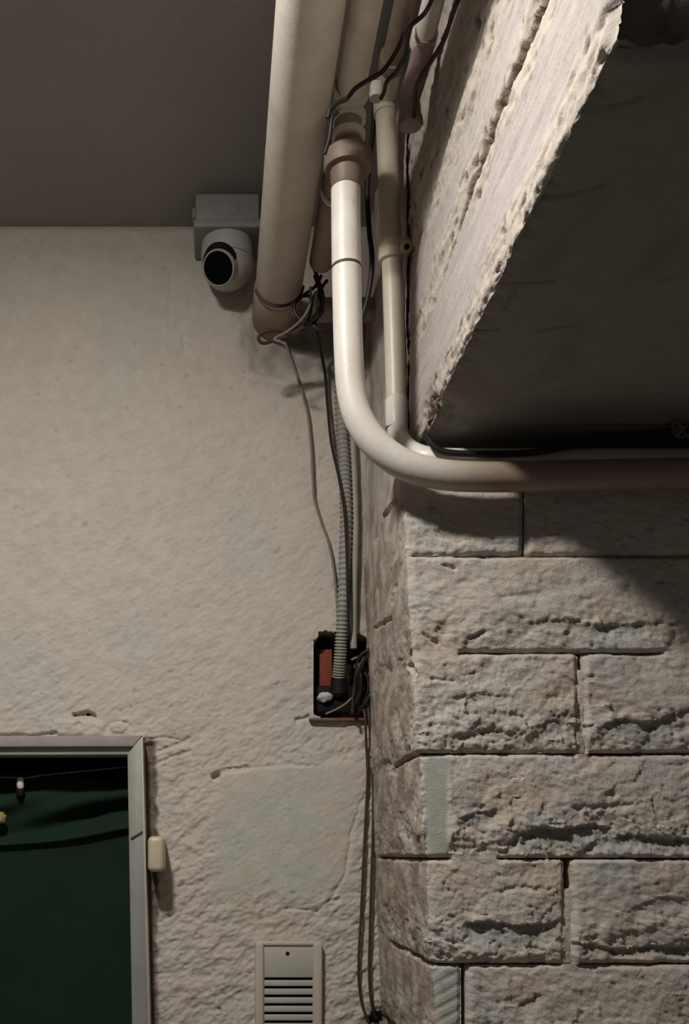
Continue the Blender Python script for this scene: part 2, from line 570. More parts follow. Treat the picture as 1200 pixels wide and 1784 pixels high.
def stone(y0, y1, xl, xr, corner, amp=1.0, flat=None, j0=None, j1=None, seed=0):
    z0, z1 = (VY - y1) / RF, (VY - y0) / RF
    nv = max(8, int((z1 - z0) / 1.7))
    v = np.linspace(0, 1, nv)
    if corner:
        side = np.concatenate([np.arange(0, DF - 40, 6), np.arange(DF - 40, DF, 1.7)])
    else:
        side = np.array([])
    Xr = (xr - VX) / RF
    nf = np.linspace(0, 1, max(8, int((xr - xl) / RF / 1.8)))
    if xr > 1300:
        nf = np.linspace(0, 1, max(8, int((xr - xl) / RF / 2.6)))
    ns = len(side)
    S = np.concatenate([side - DF, nf * 1e4 + .5])      # marker only
    n = len(S)
    Zc = z1 + (z0 - z1) * v
    ZZ = np.repeat(Zc[:, None], n, 1)
    isf = np.broadcast_to(np.arange(n) >= ns, ZZ.shape)
    xc = Xc(ZZ) if corner else np.full(ZZ.shape, (xl - VX) / RF)
    T = np.zeros(n)
    T[:ns] = side / DF
    F = np.zeros(n)
    F[ns:] = nf
    Tb, Fb = np.broadcast_to(T, ZZ.shape), np.broadcast_to(F, ZZ.shape)
    XX = np.where(isf, xc + (Xr - xc) * Fb, Xi(ZZ) + (Xc(ZZ) - Xi(ZZ)) * Tb)
    DD = np.where(isf, DF, Tb * DF)
    PX, PY = VX + XX * RF, VY - ZZ * RF
    tside = np.where(isf, np.nan, Tb)
    # joints: how far the upper and lower edge draw back
    o0 = openness(j0, tside, PX)
    o1 = openness(j1, tside, PX)
    wig = 1.2 * perlin(XX / 24, DD / 24, j0 or 0) + .6 * perlin(XX / 7, DD / 7, j0 or 0)
    wig1 = 1.2 * perlin(XX / 24, DD / 24, j1 or 0) + .6 * perlin(XX / 7, DD / 7, j1 or 0)
    e0 = (z1 - ZZ)
    e1 = (ZZ - z0)
    # displacement
    n1 = fbm(XX / 62 + seed, DD / 62, ZZ / 50, 4, .5)
    n2 = np.abs(perlin(XX / 26 + seed, DD / 26, ZZ / 20 + 5))
    n3 = fbm((XX * .87 - ZZ * .5) / 15, DD / 12, (ZZ * .87 + XX * .5) / 8, 3, .6)
    am = np.full(ZZ.shape, amp)
    am = am * (.68 + .6 * (1 - sst(.25, .65, e1 / (z1 - z0) + .15 * n1)))
    am = np.where(isf, am, am * .6)
    if flat:
        fm = sst(flat[0] - 6, flat[0] + 3, PX) * (1 - sst(flat[1] - 3, flat[1] + 5, PX))
        fm = np.where(isf, fm, sst(DF - 14, DF, DD))
        am = am * (1 - .9 * fm)
    else:
        fm = np.zeros(ZZ.shape)
    uu = XX - DD
    hh = am * (4.2 * n1 + 1.6 * (n2 - .25) + 1.5 * n3 + 2.6 * chips(uu, ZZ, 34, seed + 1) + 1.1 * chips(uu, ZZ, 13, seed + 4) + .55 * perlin(uu / 4.5, ZZ / 4.5, seed))
    rp = 1 / (1 - DD / 1000 / D)
    SX, SY = VX + XX * rp, VY - ZZ * rp
    for pts, wd, dp in CUTS:
        hh -= .6 * dp * (1 - sst(wd * .15, wd, seg_dist(SX + 3 * perlin(SX / 9, SY / 9, 1), SY + 3 * perlin(SX / 9, SY / 9, 7), pts)))
    pt = sst(.42, .7, perlin(XX / 15, DD / 15, ZZ / 11 + 30 + seed))
    hh -= am * 2.4 * pt
    led = np.zeros(ZZ.shape)
    for pts, dep, reach in LEDGES:
        px = np.array([q[0] for q in pts], float)
        py = np.array([q[1] for q in pts], float)
        if py.max() < y0 - 10 or py.min() > y1 or px.max() < xl - 60 or px.min() > xr:
            continue
        yl = np.interp(PX, px, py) + 4 * perlin(PX / 11, py[0], 0) + 2 * perlin(PX / 4, py[0], 9)
        mk = sst(px[0] - 14, px[0] + 12, PX) * (1 - sst(px[-1] - 12, px[-1] + 14, PX))
        dd = PY - yl
        led = np.maximum(led, np.where(isf, dep * mk * sst(0, 4, dd) * (1 - sst(.25, 1, dd / reach)), 0))
    hh -= led * (.45 + .5 * n2)
    hh += np.where(isf, 0, 0) + 3.0 * am * sst(0, 1, np.sin(np.clip(e1 / (z1 - z0), 0, 1) * math.pi))
    # pull the edges in
    for e, o, wg in ((e0, o0, wig), (e1, o1, wig1)):
        k = np.clip(1 - (e + wg - 1.2) / 5.0, 0, 1)
        hh -= (o * 5 + .6) * k ** 1.8
        hh = np.where(o < .4, hh * (1 - (.75 - o) * np.clip(1 - e / 9, 0, 1)), hh)
    er = np.clip(1 - (Xr - XX - 1.5 + wig) / 6, 0, 1) * isf
    hh -= 5 * er ** 1.7
    if not corner:
        el = np.clip(1 - (XX - xc - 1.5 + wig1) / 6, 0, 1)
        hh -= 5 * el ** 1.7
    if flat and flat[2]:
        hh -= fm * .9 * (np.sin((PX * .55 + PY) / 3.6) > .3)
    # round the corner
    NX = np.where(isf, 0., -1.)
    ND = np.where(isf, 1., 0.)
    if corner:
        rc = 13.0
        a = np.where(isf, XX - xc, DF - DD)
        k = np.clip(1 - a / rc, 0, 1)
        NX = NX + np.where(isf, -1, 0) * k * .9
        ND = ND + np.where(isf, 0, 1) * k * .9
        L = np.hypot(NX, ND)
        NX, ND = NX / L, ND / L
        hh = hh - 3.6 * k * k
    # solid edges: skirt rows and column go back into the joint
    XX2, DD2, ZZ2 = XX + NX * hh, DD + ND * hh, ZZ.copy()
    gapz = 1.1
    ZZ2[0] -= 0
    ZZ2 = ZZ2 - np.where(e0 < 6, (1 - e0 / 6) * gapz * np.minimum(o0, 1.3), 0) + np.where(e1 < 6, (1 - e1 / 6) * gapz * np.minimum(o1, 1.3), 0)
    base = np.stack([XX2, DD2, ZZ2], -1)
    back = np.stack([XX - NX * 34, DD - ND * 34, ZZ2], -1)
    g = np.concatenate([back[:1], base, back[-1:]], 0)
    ext = np.stack([g[:, -1, 0], np.full(g.shape[0], DF - 34), g[:, -1, 2]], -1)[:, None]
    g = np.concatenate([g, ext], 1)
    if not corner:
        ext = np.stack([g[:, 0, 0], np.full(g.shape[0], DF - 34), g[:, 0, 2]], -1)[:, None]
        g = np.concatenate([ext, g], 1)
    co = tint(ZZ.shape, (.5 * sst(0, .5, perlin(XX / 60, DD / 90, ZZ / 60 + 50)), BLUISH),
              (.45 * sst(.0, .5, perlin(XX / 80, DD / 80, ZZ / 50 + 80)), TAN),
              (.55 * sst(2, 8, led) + .3 * sst(.2, .8, -n1) * (e1 < (z1 - z0) * .4), lin(140, 141, 133)),
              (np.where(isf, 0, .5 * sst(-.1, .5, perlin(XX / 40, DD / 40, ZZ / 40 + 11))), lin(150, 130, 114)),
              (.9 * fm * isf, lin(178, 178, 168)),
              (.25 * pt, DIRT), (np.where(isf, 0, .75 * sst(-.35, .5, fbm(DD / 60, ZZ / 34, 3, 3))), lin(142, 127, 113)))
    pad = [(1, 1), (0 if corner else 1, 1), (0, 0)]
    co = np.pad(co, pad, mode='edge')
    wpos = np.stack([g[..., 0] / 1000, D - g[..., 1] / 1000, EYE + g[..., 2] / 1000], -1)
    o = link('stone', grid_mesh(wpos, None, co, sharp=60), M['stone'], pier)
    return o


COURSES = [
    (806, 968, [(0, 911), (915, 1330), (1336, 1725)], .45, None, None, 968),
    (968, 1137, [(0, 1345), (1350, 1725)], .8, None, 968, 1137),
    (1137, 1313, [(0, 1008), (1015, 1480), (1486, 1725)], 1., None, 1137, 1313),
    (1313, 1496, [(0, 1290), (1296, 1725)], 1., (742, 780, 0), 1313, 1496),
    (1496, 1680, [(0, 983), (995, 1430), (1436, 1725)], 1., None, 1496, 1680),
    (1680, 1862, [(0, 804), (812, 1300), (1306, 1725)], .9, (752, 800, 1), 1680, None),
]
for k, (y0, y1, st, amp, flat, j0, j1) in enumerate(COURSES):
    for i, (a, b) in enumerate(st):
        o = stone(y0, y1, a if i else 690, b, i == 0, amp, flat if i == 0 else None, j0, j1, seed=k * 3.7 + i * 11.3)
        if k == 3 and i == 0:
            tag(o, 'long corner stone with a smooth grey strip down its edge')
# mortar core, seen only in the joints, and the pier below the frame
V = []
for z in (-1600, -282, 494):
    q = max(z, -282)
    V += [W(Xi(q) + 24, -30, z), W(Xc(q) + 24, DF - 20, z), W(1002, DF - 20, z), W(1002, -30, z)]
core = mesh_of(V, [tuple(4 * k + q for q in f) for k in (0, 1) for f in ((0, 1, 5, 4), (1, 2, 6, 5), (2, 3, 7, 6), (3, 0, 4, 7))] + [(8, 9, 10, 11)], False)
mort = material('mortar', lin(96, 84, 72), .95, spec=.1, bump=.002, scale=120, stain=lin(90, 78, 66), stain_scale=30, stain_amt=.6)
link('mortar', core, mort, pier)
point = material('pointing', PLASTER, .95, spec=.1, bump=.003, scale=140, stain=lin(150, 136, 122), stain_scale=40, stain_amt=.6)
for x0, x1, y0, y1 in ((1007, 1017, 1166, 1312), (982, 997, 1548, 1679)):
    link('pointing', box(W((x0 - VX) / RF - 3, DF - 30, (VY - y0) / RF), W((x1 - VX) / RF + 3, DF - 2.5, (VY - y1) / RF), .003, 2), point, pier)
link('cavity_back', box(W(Xi(500) + 24, -30, 490), W(1002, 262, SOF + 40), 0), mort, pier)
# plastered flank of the pier above the first course, up to the ceiling
dd = np.concatenate([np.arange(0, 364, 4)])
zz = np.arange(470, CEIL + 8, 4)
DDg, ZZg = np.meshgrid(dd, zz)
hx = 3 * fbm(DDg / 60, ZZg / 90, 4, 4) + 1.2 * perlin(DDg / 9, ZZg / 9, 2) + 6 * sst(20, 0, DDg)
co = tint(DDg.shape, (.6 * sst(-.2, .5, perlin(DDg / 60, ZZg / 80, 5)), lin(160, 148, 146)), (.5 * sst(0, .6, perlin(DDg / 40, ZZg / 60, 15)), lin(140, 124, 112)))
pp = np.stack([(Xi(637) + 14 - hx) / 1000, D - DDg / 1000, EYE + ZZg / 1000], -1)
link('plaster_coat', grid_mesh(pp, None, co, flip=True), M['stone'], pier)

# overhead concrete beam: flank towards the pipes, soffit, end face
d0, d1 = 255.0, D * 1000 * (1 - 1 / 2.525)
XB = 271.0
tz = np.arange(CEIL + 6, SOF, -2.2)
tx = np.concatenate([np.arange(0, 60, 2.2), np.arange(60, 760, 3.5)])
dv = np.arange(d0, d1 + .1, 2.4)
ns = len(tz)
n = ns + len(tx)
DDg = np.repeat(dv[:, None], n, 1)
sof = np.broadcast_to(np.arange(n) >= ns, DDg.shape)
ZZg = np.broadcast_to(np.concatenate([tz, np.full(len(tx), SOF)]), DDg.shape)
XXg = np.broadcast_to(np.concatenate([np.full(ns, XB), XB + tx]), DDg.shape)
up = ZZg - SOF
st = fbm(DDg / 190, up / 26, XXg / 100, 4, .55)
fine = fbm(DDg / 16, up / 11, XXg / 11, 3, .6)
bn = 22 * perlin(DDg / 120, up / 60, 2.2)
smooth_band = np.maximum(sst(26, 44, up + bn) * (1 - sst(112, 132, up + bn)), .8 * sst(175, 190, up + bn) * (1 - sst(222, 240, up + bn))) * (1 - sof)
hb = np.where(sof, 1.6 * perlin(DDg / 150, XXg / 150, 7) + .5 * perlin(DDg / 40, XXg / 40, 3),
              3.6 * st * (1 - .6 * smooth_band) + 1.7 * fine * (1 - .88 * smooth_band))
ptb = sst(.30, .5, perlin(DDg / 24, up / 8, 44)) * (1 - smooth_band) * (1 - sof) * sst(-.5, .2, perlin(DDg / 60, up / 40, 14))
hb = hb - 5.5 * ptb
# long gouge along the flank
gz = np.interp(dv, [600, 625, 680, 770, 860, 1000], [133, 137, 154, 158, 150, 152])[:, None] + 2.5 * perlin(dv / 22, 0, 5)[:, None]
gw = (np.interp(dv, [595, 630, 690, 780, 860, 900, 940, 1000, 1030], [0, 2.5, 8, 11, 9, 2, 6, 5, 0]) * (1 + .5 * perlin(dv / 18, 2, 5)))[:, None]
gl = sst(598, 620, DDg) * (1 - sst(1000, 1030, DDg))
gw = gw * 1.5
gou = (1 - sst(.6, 1.0, np.abs(up - gz) / np.maximum(gw, .3))) * gl * (1 - sof)
hb = hb - 9 * gou
# ragged lower edge
edge = (1 - sst(0, 30, np.where(sof, XXg - XB, up)))
rag = edge * (2 + 5 * np.clip(fbm(DDg / 26, 1.5, 3, 4, .6), -.2, 1))
hb = hb - rag
crumble = np.clip(1 - np.hypot((DDg - 478) / 62, np.where(sof, XXg - XB, up * 1.5) / 58), 0, 1)
hb = hb - 17 * crumble * (1 + perlin(DDg / 12, up / 12, XXg / 12))
# soffit scratches
for (x0, y0, x1, y1) in ((820, 582, 870, 574), (935, 578, 1000, 568), (920, 360, 1050, 325), (890, 495, 965, 488), (1060, 190, 1120, 170), (880, 540, 905, 495), (1150, 490, 1200, 470)):
    f = []
    for (a, b) in ((x0, y0), (x1, y1)):
        r = (VY - b) / SOF
        f.append(((a - VX) / r, D * 1000 * (1 - 1 / r)))
    hb = hb - np.where(sof, 3 * (1 - sst(.6, 3, seg_dist(XXg + 3 * perlin(XXg / 9, DDg / 9, 1), DDg, f))), 0)
k = np.clip(1 - np.where(sof, XXg - XB, up) / 14, 0, 1)
NX = np.where(sof, -.9 * k, -1.)
NZ = np.where(sof, -1., -.9 * k)
L = np.hypot(NX, NZ)
NX, NZ = NX / L, NZ / L
hb = hb - 4 * k * k
endc = sst(12, 0, d1 - DDg)
hb = hb - 8 * endc * (1 + .8 * perlin(up / 14, XXg / 14, 6))
bk = 1 - sst(0, 30, DDg - d0 + 14 * perlin(up / 45, 0, 3) + 6 * perlin(up / 14, 0, 13))
hb = hb - np.where(sof, 0, 1.5 * bk)
g = np.stack([XXg + NX * hb, DDg, ZZg + NZ * hb], -1)
endj = 7 * fbm(XXg[-1] / 40, up[-1] / 40, 5, 3)
g[-1, :, 1] += endj
wpos = np.stack([g[..., 0] / 1000, D - g[..., 1] / 1000, EYE + g[..., 2] / 1000], -1)
LAV = lin(172, 163, 161)
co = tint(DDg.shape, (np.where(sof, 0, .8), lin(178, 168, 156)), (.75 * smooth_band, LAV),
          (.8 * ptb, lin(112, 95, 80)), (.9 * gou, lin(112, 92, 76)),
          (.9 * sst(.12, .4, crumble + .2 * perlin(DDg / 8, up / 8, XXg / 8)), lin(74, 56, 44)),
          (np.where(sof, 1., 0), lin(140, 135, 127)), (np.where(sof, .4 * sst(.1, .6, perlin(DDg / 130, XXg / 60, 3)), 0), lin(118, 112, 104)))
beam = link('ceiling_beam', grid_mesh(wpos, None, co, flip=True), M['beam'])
tag(beam, 'thick plastered concrete beam overhead with a rough bright flank and dark soffit', kind='structure')
# end face and back
nx, nz = 60, 60
a = np.linspace(0, 1, nx)
EX = XB + 8 + a[None, :] * 730 + 0 * a[:, None]
EZ = SOF + 6 + np.linspace(0, 1, nz)[:, None] * (CEIL - SOF) + 0 * a[None, :]
EH = 4 * fbm(EX / 90, EZ / 90, 3, 4)
lump = np.hypot((EX - 345) / 34, (EZ - 603) / 34)
EH = EH + 26 * (1 - sst(.45, 1.05, lump)) - 7 * (1 - sst(0, .22, np.abs(lump - 1.12)))
ep = np.stack([EX / 1000, D - (d1 - 6 + EH) / 1000, EYE + EZ / 1000], -1)
co = tint(EX.shape, (np.ones(EX.shape), lin(112, 106, 98)), (1 - sst(.8, 1, lump), lin(140, 135, 126)))
link('end_face', grid_mesh(ep, None, co), M['beam'], beam)
link('concrete_core', box(W(XB + 26, d0 + 8, SOF + 20), W(1010, d1 - 24, CEIL + 4), 0), mort, beam)

# ------------------------------------------------------------------ pipes
# big drain pipe along the ceiling
t = thing('drain_pipe', 'thick cream drain pipe running under the ceiling into the plaster wall', 'pipe', W(105, 0, 937))
dq = [60, 88, 88, 94, 140, 200, 300, 420, 700, 1100, 1500, 2100]
link('pipe', sweep([W(105, d, 937) for d in dq], [.034, .034, .0375] + [.0385] * 9, 48, cols=[lin(214, 207, 194) * (1 - k) + lin(128, 108, 92) * k for k in (np.clip(1 - d / 480, 0, 1) * .75 for d in dq)]), M['pipe_tint'], t)
link('collar', sweep([W(105, d, 937) for d in (-6, 30, 70, 86, 90, 90)], [.041, .041, .041, .0405, .0385, .034], 48, cols=[lin(120, 100, 84) * k + lin(170, 152, 134) * (1 - k) for k in (1, .8, .35, .3, .5, .5)]), M['pipe_tint'], t)
arc = [W(105 + 40 * math.cos(a), 100 - 6 * math.sin(a), 937 + 40 * math.sin(a)) for a in np.radians(np.linspace(-5, -165, 14))]
link('joint_line', tube(arc, .0022, 8, 5), M['wire_brown'], t)  # dark arc added round the pipe as its joint line

# conduit with a tee, dropping down and bending right
b0 = 163.0
zt_ = 940.0
dB = D * 1000 * (1 - 1 / 1.39)
t = thing('white_conduit', 'white conduit dropping from the tee and bending right along the stone', 'pipe', P(606, 640, 1.39))
vb = [(602, 330), (603, 440), (605, 540), (607, 610), (612, 680), (627, 733), (660, 779), (708, 811), (770, 827), (840, 831), (930, 830), (1060, 827), (1260, 823), (1600, 819)]
pv = catmull([P(x, y, 1.39) for x, y in vb], 8)
gt = [float(sst(.06, .20, q[0] - .13 + .25 * max(0, EYE + .57 - q[2]) - .06)) for q in pv]    # the lying run is dustier, with shade under the beam painted in
link('conduit', sweep(pv, .0183, 32, cols=[lin(206, 201, 191) * (1 - k) + lin(140, 121, 104) * k for k in gt]), M['pipe_tint'], t)
link('joint_ring', sweep([P(603.2, y, 1.39) for y in (464, 465, 468, 469)], [.0184, .0188, .0188, .0184], 32), M['wire_brown'], t)
link('brown_sleeve', sweep([P(605, y, 1.39) for y in (330, 326, 288)], [.0186, .0200, .0226], 32), M['brown'], t)
link('flange', sweep([P(606, y, 1.39) for y in (300, 297, 290, 270, 263, 250)], [.0228, .0290, .0304, .0300, .0245, .0180], 32), M['brown'], t)
link('elbow_body', tube([P(606, 262, 1.39), P(606, 190, 1.39), W(164, dB + 2, 938), W(165, dB + 40, 941)], .0172, 28, 8), M['darkpipe'], t)
for y, r in ((206, .0218), (238, .0208)):
    link('lock_ring', sweep([P(607, y + q, 1.39) for q in (7, 5, -5, -7)], [r * .9, r, r, r * .9], 32), M['pipe_white'], t)
link('ceiling_run', sweep([W(166.5, d, zt_) for d in (dB + 14, dB + 16, dB + 30, dB + 30, 2100)], [.0215, .023, .023, .0182, .0182], 32), M['pipe'], t)
# branch of the tee that runs on towards the wall
t = thing('dusty_pipe', 'dusty dark pipe stub in the gap between the drain pipe and the white conduit', 'pipe', W(163, 150, 940))
dE = D * 1000 * (1 - 1 / 1.095)
link('pipe', sweep([W(168.5, d, 942) for d in (dE, dE, dB - 24)], [.0150, .0190, .0190], 32), M['darkpipe'], t)
link('pipe_mouth', sweep([W(168.5, d, 942) for d in (dE - 2, dE + 30)], [.0155, .0155], 24), M['gap'], t)
rr = [W(169.5, 340 + 14 * math.sin(a) * .3, 942) + np.array([.0192 * math.cos(a), 0, .0235 * math.sin(a)]) for a in np.linspace(0, 2 * math.pi, 33)]
link('ring_clip', sweep(rr, .0035, 8, False), M['pipe_white'], t)
# stub in the corner
t = thing('stub_pipe', 'short mauve pipe stub lying crosswise in the corner under the dusty pipe', 'pipe', P(548, 542, 1.04))
link('pipe', sweep([P(x, 540, 1.04) for x in (543, 545, 545, 655)], [.012, .017, .019, .019], 24), M['darkpipe'], t)
link('nipple', sweep([P(552, y, 1.065) for y in (508, 512, 535, 548)], [.004, .007, .0075, .006], 14), M['pipe'], t)

# thin ivory conduit
t = thing('ivory_conduit', 'thin ivory conduit clamped to the beam and curving behind the white conduit', 'pipe', P(690, 690, 1.25))
rc = 1.24
link('conduit', tube([P(x, y, q) for x, y, q in ((671, 178, rc), (674, 260, rc), (679, 380, rc), (682, 440, rc), (685, 530, rc), (687.5, 610, rc), (690, 694, rc + .002))], .0143, 26, 8), M['pipe_thin'], t)
link('sleeve', sweep([P(690, 697, 1.242), P(690, 699, 1.242), P(691.5, 741, 1.252), P(691.5, 743, 1.252)], [.0146, .0157, .0157, .0146], 26), M['sleeve'], t)
link('bend', tube([P(691.5, 736, 1.25), P(692.7, 750, 1.256), P(697, 766, 1.268), P(709, 782, 1.292), P(728, 793, 1.316), P(755, 799, 1.328), P(800, 801, 1.33), P(900, 801, 1.33), P(1300, 801, 1.33)], .0142, 26, 8), M['sleeve'], t)
link('joint_ring', sweep([P(691.5, 744 + q, 1.254) for q in (0, .5, 2.5, 3)], [.0138, .0146, .0146, .0138], 26), M['wire_brown'], t)
link('elbow', tube([P(671, 200, rc), P(670, 176, rc), W(238, 374, 1063), W(238, 412, 1066)], .0160, 24, 8), M['pipe_thin'], t)
link('ceiling_run', sweep([W(238, d, 1066) for d in (400, 402, 420, 420, 2100)], [.0165, .0180, .0180, .0144, .0144], 24), M['darkpipe'], t)
link('elbow_cap', sweep([P(657, 148, 1.3), P(656, 154, 1.3), P(655, 172, 1.3)], [.0095, .0105, .009], 18), M['pipe_white'], t)

# pipe clamp
t = thing('pipe_clamp', 'pale plastic clamp holding the thin ivory conduit to the beam', 'clamp', P(695, 430, rc))
link('band', sweep([P(680.5, y, rc) for y in (457, 455, 428, 426)], [.0150, .0174, .0174, .0150], 28), M['cream'], t)
link('ear', join([box(P(692, 442, rc + .012), P(712, 418, rc + .004), .002), sweep([P(708, 430, rc + .02), P(708, 430, rc + .003)], .0088, 20)]), M['cream'], t)
link('screw', sweep([P(708.5, 430, rc + .024), P(708.5, 430, rc + .015)], .0036, 14), M['gap'], t)

# mauve fitting hanging beside the beam
t = thing('mauve_fitting', 'stubby mauve pipe end hanging beside the beam behind the black wires', 'pipe', P(706, 210, 1.4))
link('pipe', tube([P(716, 216, 1.40), P(714, 190, 1.40), P(713, 172, 1.4), W(247, 545, 955), W(247, 585, 964)], .0132, 22, 8), M['purple'], t)
link('rim', sweep([P(716.5, 221, 1.4), P(716.5, 218, 1.4), P(715.5, 208, 1.4)], [.0125, .0146, .0146], 22), M['purple'], t)
link('ceiling_run', sweep([W(247, d, 966) for d in (566, 568, 584, 584, 2100)], [.0145, .0156, .0156, .0128, .0128], 22), M['pipe'], t)

# ------------------------------------------------------------------ surveillance camera on its ceiling box
t = thing('security_camera', 'white turret security camera on a square box under the ceiling', 'camera', W(20, 50, CEIL))
jb = link('junction_box', box(W(-33, 6, CEIL), W(73, 93, 1046), .004, 3), M['boxgrey'], t)
link('knockout', sweep([W(24, 90, 1072), W(24, 93.6, 1072), W(24, 94, 1072)], [.0175, .0175, .0160], 32), M['boxgrey'], jb)
link('lug', box(W(-39, 55, 1078), W(-32, 75, 1062), .002), M['boxgrey'], jb)
link('lid', box(W(-36, 3, 1047), W(76, 97, 1033), .003, 3), M['boxgrey'], t)
link('base_ring', sweep([W(20, 50, z) for z in (1034, 1034, 1022, 1008, 1002)], [.035, .0425, .0435, .0440, .0440], 48), M['camera'], t)
cz = 1001.0
sph = [W(20, 50, cz + 44 * math.cos(a)) for a in np.linspace(math.pi / 2, math.pi - .02, 14)]
link('housing', sweep(sph, [.044 * math.sin(a) for a in np.linspace(math.pi / 2, math.pi - .02, 14)], 48, True, 60), M['camera'], t)
ld_ = np.array([-.30, -.74, -.60])
ld_ /= np.linalg.norm(ld_)
cc = W(20, 50, cz)
up_ = np.array([.05, .1, .95])
up_ -= ld_ * np.dot(up_, ld_)
up_ /= np.linalg.norm(up_)
e = link('eyebrow_slot', sweep([cc + up_ * .0075 + ld_ * .030, cc + up_ * .0050 + ld_ * .0425, cc + up_ * .0050 + ld_ * .0425], [.029, .0278, .025], 40), M['gap'], t)
eye = link('lens_barrel', sweep([cc + ld_ * q for q in (.020, .036, .048, .0505, .0505)], [.030, .0290, .0275, .0265, .0245], 44), M['camera'], t)
link('lens', sweep([cc + ld_ * q for q in (.04, .0508, .0514)], [.0250, .0250, .0235], 44), M['lens'], eye)

# ------------------------------------------------------------------ wires above
def wire(name, label, pts, rad, mat, group=None, seg=8, n=8):
    o = link(name, tube(pts, rad, seg, n), M[mat])
    return tag(o, label, 'wire', group)


wire('black_wire', 'black wire hanging past the mauve fitting, nearer the pipes of two', [P(x, y, 1.66 - .19 * np.clip(y / 170, 0, 1)) for x, y in ((770, -40), (752, 0), (738, 25), (713, 48), (709, 70), (706, 95), (690, 125), (674, 142), (669, 160), (663, 172))], .0024, 'wire')
wire('black_wire', 'black wire hanging past the mauve fitting, nearer the beam of two', [P(x, y, 1.66 - .19 * np.clip(y / 200, 0, 1)) for x, y in ((815, -40), (798, 0), (785, 35), (773, 70), (752, 105), (733, 135), (724, 158), (722, 185), (721, 205))], .0025, 'wire')
wire('black_wire', 'black wire slung across the white lock rings of the tee', [P(x, y, 1.50) for x, y in ((712, 30), (695, 80), (668, 122), (640, 140), (618, 155), (604, 172), (590, 178), (576, 190), (571, 206))], .0026, 'wire')
wire('black_wire', 'short black wire curled below the upper lock ring of the tee', [P(x, y, 1.47) for x, y in ((569, 205), (580, 199), (588, 196), (580, 203), (577, 214), (574, 240), (566, 268))], .0022, 'wire')
wire('dark_cable', 'dark cable in the gap between the white conduit and the ivory conduit', [P(x, y, 1.2) for x, y in ((650, 130), (652, 200), (645, 270), (640, 330), (643, 400), (648, 450), (644, 500), (632, 550), (612, 600), (606, 640))], .0038, 'wire')
# loops at the pipe end
lp = [(548, 480), (556, 505), (560, 530), (540, 560), (508, 582), (480, 592), (458, 598), (450, 588), (462, 578), (490, 576), (515, 582), (532, 566), (540, 545), (545, 515)]
wire('looped_cable', 'dark cable looped round the wall end of the drain pipe', [P(x, y, 1.075 + .004 * math.sin(i)) for i, (x, y) in enumerate(lp)], .0029, 'wire_brown')
wire('looped_cable', 'grey cable looped once beside the wall end of the drain pipe', [P(x, y, 1.09) for x, y in ((541, 500), (540, 530), (526, 556), (500, 578), (478, 590), (490, 596), (498, 600))], .0022, 'wire_grey')
wire('looped_cable', 'small black coil of cable under the mouth of the dusty pipe', [P(x, y, 1.08) for x, y in ((560, 480), (548, 500), (528, 515), (508, 535), (514, 552), (532, 548), (542, 528), (538, 516), (520, 520), (512, 540), (528, 560), (548, 556), (562, 540), (556, 510), (570, 488))], .0027, 'wire')
wire('looped_cable', 'black cable crossing from the dusty pipe to the stub pipe', [P(x, y, 1.075) for x, y in ((548, 470), (556, 492), (563, 520), (556, 548), (546, 566), (560, 574), (585, 568))], .003, 'wire')

# ------------------------------------------------------------------ cables down the wall into the niche
wire('grey_wire', 'thin grey wire trailing down the plaster, on the side away from the stone', [P(x, y, 1.006) for x, y in ((496, 596), (508, 630), (522, 668), (536, 722), (542, 780), (545, 840), (547, 868), (558, 905), (572, 945), (581, 990), (586, 1040), (590, 1085))], .0022, 'wire_grey')
wire('black_wire', 'black wire trailing down the plaster against the ribbed conduit', [P(x, y, r) for x, y, r in ((548, 560, 1.06), (556, 600, 1.03), (566, 650, 1.012), (570, 700, 1.01), (577, 770, 1.012), (590, 830, 1.016), (600, 890, 1.02), (604, 960, 1.02), (606, 1040, 1.02), (608, 1100, 1.015), (612, 1150, .99))], .0026, 'wire')
cp = catmull([P(x, y, r) for x, y, r in ((592, 640, 1.01), (595, 740, 1.01), (600, 820, 1.01), (603, 900, 1.01), (600, 990, 1.01), (596, 1080, 1.008), (593, 1140, 1.0), (590, 1188, .99))], 60)
link('ribbed_conduit', sweep(cp, [.0100 + .0015 * math.cos(2 * math.pi * i / 6.0) + .0012 * min(1, max(0, (i - 300) / 110)) for i in range(len(cp))], 16, True, 180), M['flex'])
tag(bpy.data.objects['ribbed_conduit'], 'grey ribbed flexible conduit running down the plaster into the niche', 'conduit')
o = link('grey_cable', tube([P(x, y, 1.008) for x, y in ((611, 640), (613, 740), (617, 830), (619, 920), (617, 1000), (616, 1080), (616, 1130))], .0058, 12), M['flex'])
tag(o, 'smooth grey cable between the ribbed conduit and the stone pier', 'cable')

# niche contents
br = link('brick', box(W(184, -66, 362), W(207, -30, 290), .002), M['terracotta'], wall)
tag(br, 'orange terracotta brick exposed inside the niche')
br = link('brick', box(W(222, -66, 262), W(262, -34, 240), .003), M['terracotta'], wall)
o = link('conduit_socket', sweep([P(590, y, .99) for y in (1178, 1180, 1196, 1210, 1216)], [.0100, .0135, .0150, .0165, .012], 20), M['gap'])
tag(o, 'black socket at the lower end of the ribbed conduit', 'socket')
o = link('cable_box', box(W(178, -60, 296), W(244, -16, 246), .006, 3), M['gap'])
tag(o, 'black box under the conduit end in the bottom of the niche', 'box')
bm = bmesh.new()
bmesh.ops.create_icosphere(bm, subdivisions=3, radius=1)
for v in bm.verts:
    k = 1 + .35 * float(perlin(v.co.x * 1.3, v.co.y * 1.3, v.co.z * 1.3 + 4))
    v.co = Vector((v.co.x * .013 * k, v.co.y * .008 * k, v.co.z * .009 * k)) + Vector(W(191, -9, 274))
me = bpy.data.meshes.new('m')
bm.to_mesh(me)
bm.free()
me.shade_smooth()
